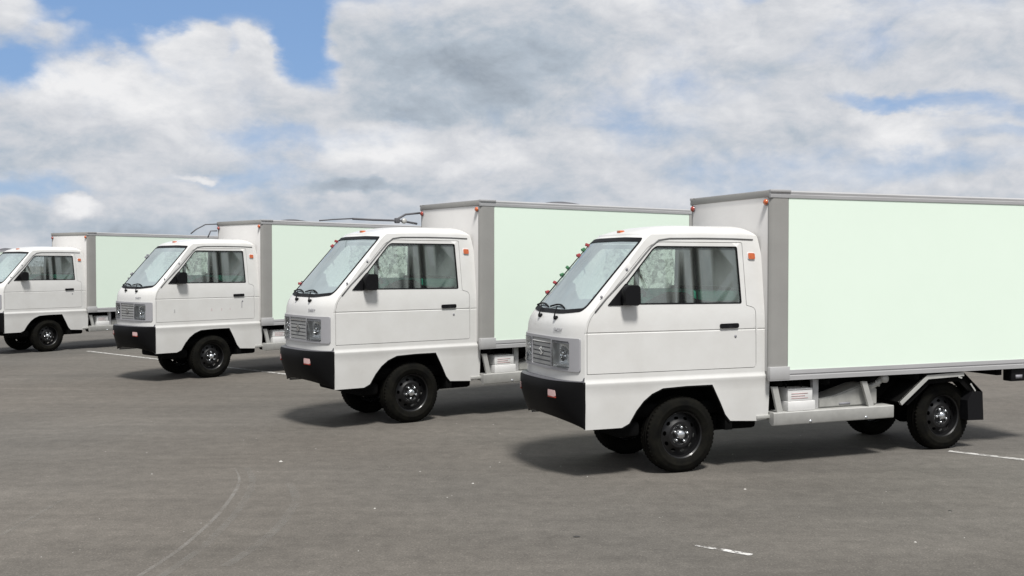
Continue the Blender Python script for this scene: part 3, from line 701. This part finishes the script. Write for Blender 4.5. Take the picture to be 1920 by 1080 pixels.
    for sg in (-1, 1):
        bm = bmesh.new(); sp = roundp([(.958, .808), (3.905, .808), (3.905, 2.243), (.958, 2.243)], .014, 4)
        panel(bm, sp, [], lambda x, z, d: (x, sg * (YB - .001 - d), z), [], [], thick=.012, m=.6); obj('side_panel', bm, MINT, root)
        # corner post: a big grey strip with a rolled front edge
        bm = bmesh.new(); pr = [(X0 + .035, -YB + .0), (X0 + .010, -YB + .012), (X0, -YB + .035)]
        sec = [(X0 + .178, YB - .012), (X0 + .178, YB + .001), (X0 + .10, YB + .001), (X0 + .030, YB + .001), (X0 + .012, YB - .006), (X0 - .001, YB - .022), (X0 - .001, YB - .035), (X0 + .02, YB - .035)]
        a = [bm.verts.new((x, sg * y, .800)) for x, y in sec]; b = [bm.verts.new((x, sg * y, 2.252)) for x, y in sec]
        for k in range(len(sec) - 1): bm.faces.new((a[k], a[k + 1], b[k + 1], b[k]))
        bmesh.ops.recalc_face_normals(bm, faces=bm.faces); obj('corner_post', bm, POST, root)
        # rear post
        boxo('rear_post', (3.91, X1, min(sg * (YB + .001), sg * (YB - .03)), max(sg * (YB + .001), sg * (YB - .03)), .80, 2.252), POST, root, .004)
        # bottom rail: stepped, top rail
        bm = bmesh.new(); sec = [(YB - .012, .812), (YB + .006, .806), (YB + .008, .775), (YB + .002, .770), (YB + .002, .762), (YB + .010, .757), (YB + .010, .722), (YB - .02, .718)]
        a = [bm.verts.new((X0 - .002, sg * y, z)) for y, z in sec]; b = [bm.verts.new((X1, sg * y, z)) for y, z in sec]
        for k in range(len(sec) - 1): bm.faces.new((a[k], a[k + 1], b[k + 1], b[k]))
        bm.faces.new(a); bm.faces.new(b[::-1]); bmesh.ops.recalc_face_normals(bm, faces=bm.faces); obj('bottom_rail', bm, ALU2, root)
        bm = bmesh.new(); sec = [(YB - .012, 2.240), (YB + .005, 2.243), (YB + .006, 2.268), (YB, 2.272), (YB + .002, 2.292), (YB - .012, 2.304), (YB - .05, 2.306)]
        a = [bm.verts.new((X0 - .002, sg * y, z)) for y, z in sec]; b = [bm.verts.new((X1, sg * y, z)) for y, z in sec]
        for k in range(len(sec) - 1): bm.faces.new((a[k], a[k + 1], b[k + 1], b[k]))
        bm.faces.new(a); bm.faces.new(b[::-1]); bmesh.ops.recalc_face_normals(bm, faces=bm.faces); obj('top_rail', bm, ALU2, root)
        # corner cap and bracket at the foot of the post
        boxo('corner_cap', (X0 - .004, X0 + .20, min(sg * (YB + .012), sg * (YB - .03)), max(sg * (YB + .012), sg * (YB - .03)), 2.286, 2.310), ALU2, root, .006)
        boxo('corner_bracket', (X0 - .004, X0 + .196, min(sg * (YB + .013), sg * (YB - .03)), max(sg * (YB + .013), sg * (YB - .03)), .728, .838), ALU, root, .006)
    # front wall: panel, top strip, left and right strips
    bm = bmesh.new(); box(bm, X0 + .001, X0 + .011, -.58, .58, .80, 2.245, .002); fp = obj('front_panel', bm, BOXFRONT, root)
    boxo('front_rail', (X0 - .006, X0 + .012, -.60, .60, 2.247, 2.300), POST, root, .004)
    boxo('roof_sheet', (X0 + .02, X1 - .02, -.56, .56, 2.300, 2.309), ALU2, root, .003)
    for y in (-1, 1):
        boxo('rear_door', (X1 - .008, X1 + .006, min(y * .005, y * .58), max(y * .005, y * .58), .81, 2.24), BOXFRONT, root, .003)
    for y in (-.562, .562):
        bm = bmesh.new(); bmesh.ops.create_uvsphere(bm, u_segments=16, v_segments=10, radius=.026, matrix=Matrix.Translation((X0 - .008, y, 2.206)) @ Matrix.Diagonal((.9, 1.05, 1.0, 1)))
        lp = obj('marker_lamp', bm, ORANGE if y < 0 else REDL, root)
        bm = bmesh.new(); bmesh.ops.create_cone(bm, cap_ends=True, segments=16, radius1=.029, radius2=.029, depth=.008, matrix=Matrix.Translation((X0 - .004, y, 2.206)) @ Matrix.Rotation(pi / 2, 4, 'Y')); obj('lamp_base', bm, INKD, lp)
    # floor bearers of the box
    for x in frange(.9, 3.85, 7):
        bm = bmesh.new(); box(bm, x - .03, x + .03, -.58, .58, .662, .716); obj('floor_bearer', bm, CHASSIS, root)
    # ---- side board with struts, battery, tank
    for sg in (-1, 1):
        y0, y1 = sorted((sg * .60, sg * .46))
        bm = bmesh.new(); sec = [(.44, .452), (.600, .452), (.606, .446), (.606, .352), (.600, .343), (.575, .343)]
        a = [bm.verts.new((.825, sg * y, z)) for y, z in sec]; b = [bm.verts.new((2.095, sg * y, z)) for y, z in sec]
        for k in range(len(sec) - 1): bm.faces.new((a[k], a[k + 1], b[k + 1], b[k]))
        bm.faces.new(a); bm.faces.new(b[::-1]); bmesh.ops.recalc_face_normals(bm, faces=bm.faces); sb = obj('side_board', bm, STEEL, root)
        for xa, za, xb, zb in ((.850, .668, .905, .450), (1.785, .672, 1.865, .450)):
            bm = bmesh.new(); w = .028; y = sg * .575
            vs_ = [bm.verts.new((x, yy, z)) for x, z in ((xa - w, za), (xa + w, za), (xb + w, zb), (xb - w, zb)) for yy in (y - .012, y + .012)]
            for f in ((0, 2, 4, 6), (1, 7, 5, 3), (0, 1, 3, 2), (2, 3, 5, 4), (4, 5, 7, 6), (6, 7, 1, 0)): bm.faces.new([vs_[i] for i in f])
            bmesh.ops.recalc_face_normals(bm, faces=bm.faces); obj('strut', bm, STEEL, root, smooth=False)
        for x in (1.79, 1.20):
            bm = bmesh.new(); lathe_y(bm, [(0, .006), (.012, .006), (.014, 0)], 8, cy=sg * .606, flip=sg, cx=x, cz=.362); obj('board_bolt', bm, HUB, sb)
    bm = bmesh.new(); box(bm, .985, 1.265, -.585, -.40, .453, .535, .006); box(bm, .99, 1.245, -.575, -.41, .537, .640, .006); bt = obj('battery', bm, BATT, root)
    bm = bmesh.new()
    for k in range(3): box(bm, 1.025, 1.195 - .03 * (k % 2), -.577, -.5755, .556 + .020 * k, .562 + .020 * k)
    obj('battery_print', bm, INK, bt)
    bm = bmesh.new(); box(bm, .995, 1.24, -.5765, -.5755, .628, .636); obj('battery_lid_line', bm, FAINT, bt)
    bm = bmesh.new(); tube(bm, [(1.04, -.48, .64), (1.04, -.48, .665), (1.02, -.40, .675)], .009, 6); tube(bm, [(1.20, -.48, .64), (1.20, -.48, .662), (1.24, -.38, .675)], .009, 6); obj('battery_cable', bm, BLACK, bt)
    boxo('hanger_post', (1.275, 1.335, -.54, -.50, .452, .716), ALU, root, .005)
    # fuel tank: a sheet-metal box with a sloping top
    bm = bmesh.new(); sec = [(1.34, .455), (1.34, .535), (1.50, .555), (1.80, .635), (1.90, .645), (1.98, .60), (1.98, .455)]
    a = [bm.verts.new((x, -.53, z)) for x, z in sec]; b = [bm.verts.new((x, -.31, z)) for x, z in sec]
    for k in range(len(sec)): bm.faces.new((a[k], a[(k + 1) % len(sec)], b[(k + 1) % len(sec)], b[k]))
    bm.faces.new(a); bm.faces.new(b[::-1]); bmesh.ops.recalc_face_normals(bm, faces=bm.faces); bmesh.ops.bevel(bm, geom=list(bm.edges), offset=.012, segments=2, affect='EDGES')
    tk = obj('fuel_tank', bm, mat('tank_steel', (.34, .34, .32), .55, metal=.2, var=.25, vscale=10), root)
    bm = bmesh.new(); tube(bm, [(1.88, -.50, .60), (1.97, -.53, .64), (2.02, -.55, .69)], .026, 10); lathe_y(bm, [(0, .03), (.034, .028), (.036, 0)], 16, cy=-.56, flip=-1, cx=2.02, cz=.685); obj('filler_neck', bm, STEEL, tk)
    bm = bmesh.new(); tube(bm, [(1.90, -.54, .705), (1.95, -.545, .655), (1.99, -.54, .62)], .010, 6); obj('breather_pipe', bm, STEEL, tk)
    boxo('tank_label', (1.56, 1.68, -.5335, -.531, .475, .492), INKD, tk, 0)
    boxo('step_bracket', (.70, .90, -.55, -.45, .40, .43), STEEL, root, .004)
    # ---- rear fenders and flaps
    for sg in (-1, 1):
        ya, yb = sg * .600, sg * .33
        pts = [(2.165, .475), (2.475, .700), (2.905, .712), (3.135, .520), (3.150, .270)]
        bm = bmesh.new(); a = [bm.verts.new((x, ya, z)) for x, z in pts[:4]]; b = [bm.verts.new((x, yb, z)) for x, z in pts[:4]]
        a2 = [bm.verts.new((x, ya, z - .008)) for x, z in pts[:4]]; b2 = [bm.verts.new((x, yb, z - .008)) for x, z in pts[:4]]
        for k in range(3):
            for p, q in ((a, b), (a2, b2), (a, a2), (b, b2)): bm.faces.new((p[k], p[k + 1], q[k + 1], q[k]))
        # black skirt behind the edge bar
        s1 = [bm.verts.new((x, ya - sg * .03, z - .004)) for x, z in pts[:4]]; s2 = [bm.verts.new((2.767 + (x - 2.767) * .80, ya - sg * .03, .28 + (z - .28) * .80)) for x, z in pts[:4]]
        for k in range(3): bm.faces.new((s1[k], s1[k + 1], s2[k + 1], s2[k]))
        bmesh.ops.recalc_face_normals(bm, faces=bm.faces); fd = obj('rear_fender', bm, CHASSIS, root, smooth=False)
        bm = bmesh.new()
        for k in range(2):
            (xa, za), (xb, zb) = pts[k], pts[k + 1]; d = Vector((xb - xa, 0, zb - za)).normalized(); nrm = Vector((-d.z, 0, d.x)) * .036
            va = Vector((xa, ya, za)); vb = Vector((xb, ya, zb)); off = Vector((0, sg * .006, 0)); ofb = Vector((0, -sg * .02, 0))
            q = [bm.verts.new(p) for p in (va + off, vb + off, vb + off - nrm, va + off - nrm, va + ofb, vb + ofb, vb + ofb - nrm, va + ofb - nrm)]
            for f in ((0, 1, 2, 3), (7, 6, 5, 4), (0, 4, 5, 1), (1, 5, 6, 2), (2, 6, 7, 3), (3, 7, 4, 0)): bm.faces.new([q[i] for i in f])
        bmesh.ops.recalc_face_normals(bm, faces=bm.faces); obj('fender_edge', bm, STEEL, fd, smooth=False)
        bm = bmesh.new(); fl = [(3.02, .54), (3.135, .52), (3.150, .262), (2.965, .268), (2.955, .45)]
        a = [bm.verts.new((x, ya, z)) for x, z in fl]; b = [bm.verts.new((x, yb, z)) for x, z in fl]
        for k in range(5): bm.faces.new((a[k], a[(k + 1) % 5], b[(k + 1) % 5], b[k]))
        bm.faces.new(a); bm.faces.new(b[::-1]); bmesh.ops.recalc_face_normals(bm, faces=bm.faces); obj('mud_flap', bm, BLACK, fd, smooth=False)
        bm = bmesh.new(); 
        for (cx, cz, ax) in ((2.86, .665, .3), (3.00, .585, .9), (3.03, .55, .9)):
            box(bm, cx - .022, cx + .022, min(ya + sg * .001, ya + sg * .006), max(ya + sg * .001, ya + sg * .006), cz - .007, cz + .007, rot=Matrix.Rotation(ax, 3, 'Y'))
        obj('flap_bracket', bm, STEEL, fd)
    # ---- tail lamp cluster and rear crossbar under the box
    for sg in (-1, 1):
        y0, y1 = sorted((sg * .60, sg * .50)); tl = boxo('tail_lamp', (3.49, 3.68, y0, y1, .60, .716), BLACK, root, .01)
        y0, y1 = sorted((sg * .601, sg * .606)); boxo('lamp_lens', (3.54, 3.62, y0, y1, .625, .66), INKD, tl, 0)
    boxo('rear_bumper', (3.90, 3.96, -.58, .58, .655, .712), PLASTIC, root, .01)
    # ---- inside the cab
    for sg in (-1, 1):
        y = sg * .25
        bm = bmesh.new(); box(bm, .02, .50, y - .20, y + .20, .98, 1.10, .03); box(bm, .40, .52, y - .20, y + .20, 1.08, 1.50, .03, rot=Matrix.Rotation(.15, 3, 'Y')); st = obj('seat', bm, SEAT, root)
        bm = bmesh.new(); box(bm, -.34, .66, y - .19, y + .20, 1.28, 1.425, .02); box(bm, .085, .67, y - .22, y + .20, 1.36, 1.475, .02); obj('seat_cover', bm, GREEN, st)
        bm = bmesh.new(); panel(bm, roundp([(-.40, 1.28), (-.38, 1.345), (-.22, 1.425), (-.10, 1.468), (.06, 1.462), (.15, 1.405), (.30, 1.385), (.58, 1.392), (.60, 1.28)], .02, 3), [],
                                lambda x, z, d: (x, sg * (.475 - d), z), [], [], thick=.03, m=.1, cap=True); obj('seat_bolster', bm, BLACK, st)
    bm = bmesh.new(); box(bm, -.86, -.52, -.48, .48, 1.05, 1.30, .03); obj('dashboard', bm, DASH, root)
    bm = bmesh.new(); M_ = Matrix.Translation((-.36, -.25, 1.36)) @ Matrix.Rotation(-.7, 4, 'Y')
    tube(bm, [M_ @ Vector((.17 * cos(2 * pi * k / 24), .17 * sin(2 * pi * k / 24), 0)) for k in range(25)], .012, 8)
    for a in (0, 2.09, 4.19): tube(bm, [M_ @ Vector((0, 0, -.02)), M_ @ Vector((.17 * cos(a), .17 * sin(a), 0))], .010, 6)
    tube(bm, [M_ @ Vector((0, 0, 0)), M_ @ Vector((0, 0, -.3))], .022, 8); obj('steering_wheel', bm, BLACK, root)
    # crumpled clear sheet still hung behind the front of the side window
    bm = bmesh.new(); g_ = []
    for i in range(11):
        g_.append([bm.verts.new((-.25 + .70 * i / 10, .38 + .03 * sin(i * 2.1 + j * 1.7), 1.30 + .56 * j / 8)) for j in range(9)])
    for i in range(10):
        for j in range(8): bm.faces.new((g_[i][j], g_[i + 1][j], g_[i + 1][j + 1], g_[i][j + 1]))
    obj('plastic_sheet', bm, SHEET, root)
    return root
proto = make_truck()

def kids(o): return [c for c in bpy.data.objects if c.parent == o]
def copy_tree(o, parent=None):
    c = o.copy(); col.objects.link(c); c.parent = parent
    for ch in kids(o): copy_tree(ch, c)
    return c
YC = .145
SC = [1, 1.0428, 1.0346, 1.0170, 1.02]
POSES = [(1.133, 8.770, .3824), (-1.470, 11.317, .6288), (-4.985, 15.544, .8255), (-9.567, 19.982, .9813), (-26.0, 45.0, 1.06)]
LABELS = ['nearest white box truck at the right, its rear wheel and tan lot behind in view',
          'second largest white box truck, parked directly left of the nearest truck',
          'third white box truck from the right, with small marks on its door',
          'small white box truck with its nose cut off by the left edge',
          'farthest box truck, only its pale box showing at the left edge']
LABELS[0] = 'nearest and largest white box truck, the only one showing its rear wheel'
trucks = [proto] + [copy_tree(proto) for _ in range(4)]
for t, s, (x, y, a), lb in zip(trucks, SC, POSES, LABELS):
    # the fitted origin lies YC nearer the viewer than the truck's centre line
    t.location = (x - sin(a) * -YC * s * -1 * -1, y - cos(a) * YC * s, 0)
    t.location = (x + sin(a) * YC * s, y - cos(a) * YC * s, 0)
    t.rotation_euler = (0, 0, a); t.scale = (s, s, s)
    tag(t, lb, 'truck', 'white box trucks parked in a row')

for t in trucks:
    for c in kids(t):
        if c.name.startswith('wheel') and c.type == 'EMPTY': c.rotation_euler = (0, random.uniform(0, 6), 0)
# ---- things that differ from truck to truck
def flag_bits(root, items, size=.018):  # coloured bits added on the pillar for banner flags standing behind
    for t, z, m in items:
        bm = bmesh.new(); p = Vector(front_fn(t, z, -.018)); box(bm, p.x - size, p.x + size, p.y - .012, p.y + .012, p.z - size * .7, p.z + size * .7, .004, rot=Matrix.Rotation(random.uniform(-.8, .8), 3, 'Y'))
        obj('flag_bit', bm, m, root)
flag_bits(trucks[0], [(.90, 1.45, RED), (.90, 1.53, RED), (.91, 1.60, GREENT), (.92, 1.66, GREENT), (.93, 1.77, RED), (.93, 1.82, GREENT), (.94, 1.86, RED)])
flag_bits(trucks[1], [(.88, 1.42, RED), (.94, 1.82, RED), (.94, 1.87, RED)], .018)
flag_bits(trucks[2], [(.92, 1.50, INKD), (.93, 1.74, INKD), (.93, 1.77, INKD)], .022)
d3 = [c for c in kids(trucks[2]) if c.name.startswith('door') and not c.name.startswith('door_')][0]
for x, z, w_, h_, m in ((-.60, .985, .008, .022, FAINT), (-.02, .985, .007, .018, FAINTR), (.14, .985, .005, .018, FAINTR), (.28, .99, .004, .012, FAINTR), (.475, 1.045, .010, .045, FAINT)):
    bm = bmesh.new(); panel(bm, [(x - w_, z - h_), (x + w_, z - h_), (x + w_, z + h_), (x - w_, z + h_)], [], lambda u, v, d: (u, -(W(v) + .0022 - d), v), [], [], thick=.002, m=.1)
    obj('door_mark', bm, m, d3, smooth=False)
# stays and a ladder bar on the far side of the second and third trucks
def stay(root, paths, r, m):
    for p in paths:
        bm = bmesh.new(); tube(bm, p, r, 6); obj('stay_rod', bm, m, root)
stay(trucks[1], [[(.76, .60, 2.215), (.57, .60, 2.193), (.47, .60, 2.140), (.44, .60, 2.12)], [(.72, .60, 2.09), (.51, .60, 2.119), (.44, .60, 2.12), (.157, .60, 2.12), (-.10, .60, 2.125)]], .013, TARP)
stay(trucks[1], [[(-.10, .60, 2.128), (-.334, .60, 2.112), (-.50, .60, 2.095)]], .008, TARP)
bm = bmesh.new(); lathe_y(bm, [(0, .02), (.028, .02), (.032, 0), (.028, -.02), (0, -.02)], 14, cy=.60, cx=.55, cz=2.118); obj('stay_joint', bm, STEEL, trucks[1])
bm = bmesh.new(); box(bm, .43, .49, .58, .62, 2.09, 2.15, .01); obj('stay_clamp', bm, TARP, trucks[1])
stay(trucks[2], [[(.775, .60, 2.273), (.56, .60, 2.259), (.40, .60, 2.18), (.31, .60, 2.112)], [(.76, .60, 2.165), (.65, .60, 2.161), (.60, .60, 2.06)]], .010, TARP)
def hump(name, x0, x1, y0, y1, z0, h):  # dark mounds added on the box roofs for unknown things behind them
    bm = bmesh.new(); rws = []
    for i in range(13):
        u = i / 12; rws.append([bm.verts.new((x0 + (x1 - x0) * u, y0 + (y1 - y0) * j / 6, z0 + h * (sin(pi * u) ** .8) * (sin(pi * j / 6) ** .6 if 0 < j < 6 else 0))) for j in range(7)])
    for i in range(12):
        for j in range(6): bm.faces.new((rws[i][j], rws[i][j + 1], rws[i + 1][j + 1], rws[i + 1][j]))
    return bm
obj('roof_hump', hump('v', 1.80, 2.30, -.56, -.1, 2.306, .040), TARP, trucks[1])
obj('roof_hump', hump('v', 1.25, 1.68, -.58, -.2, 2.306, .035), TARP, trucks[2])
obj('roof_hump', hump('v', 3.0, 3.95, -.5, .2, 2.307, .14), TARP, trucks[4])
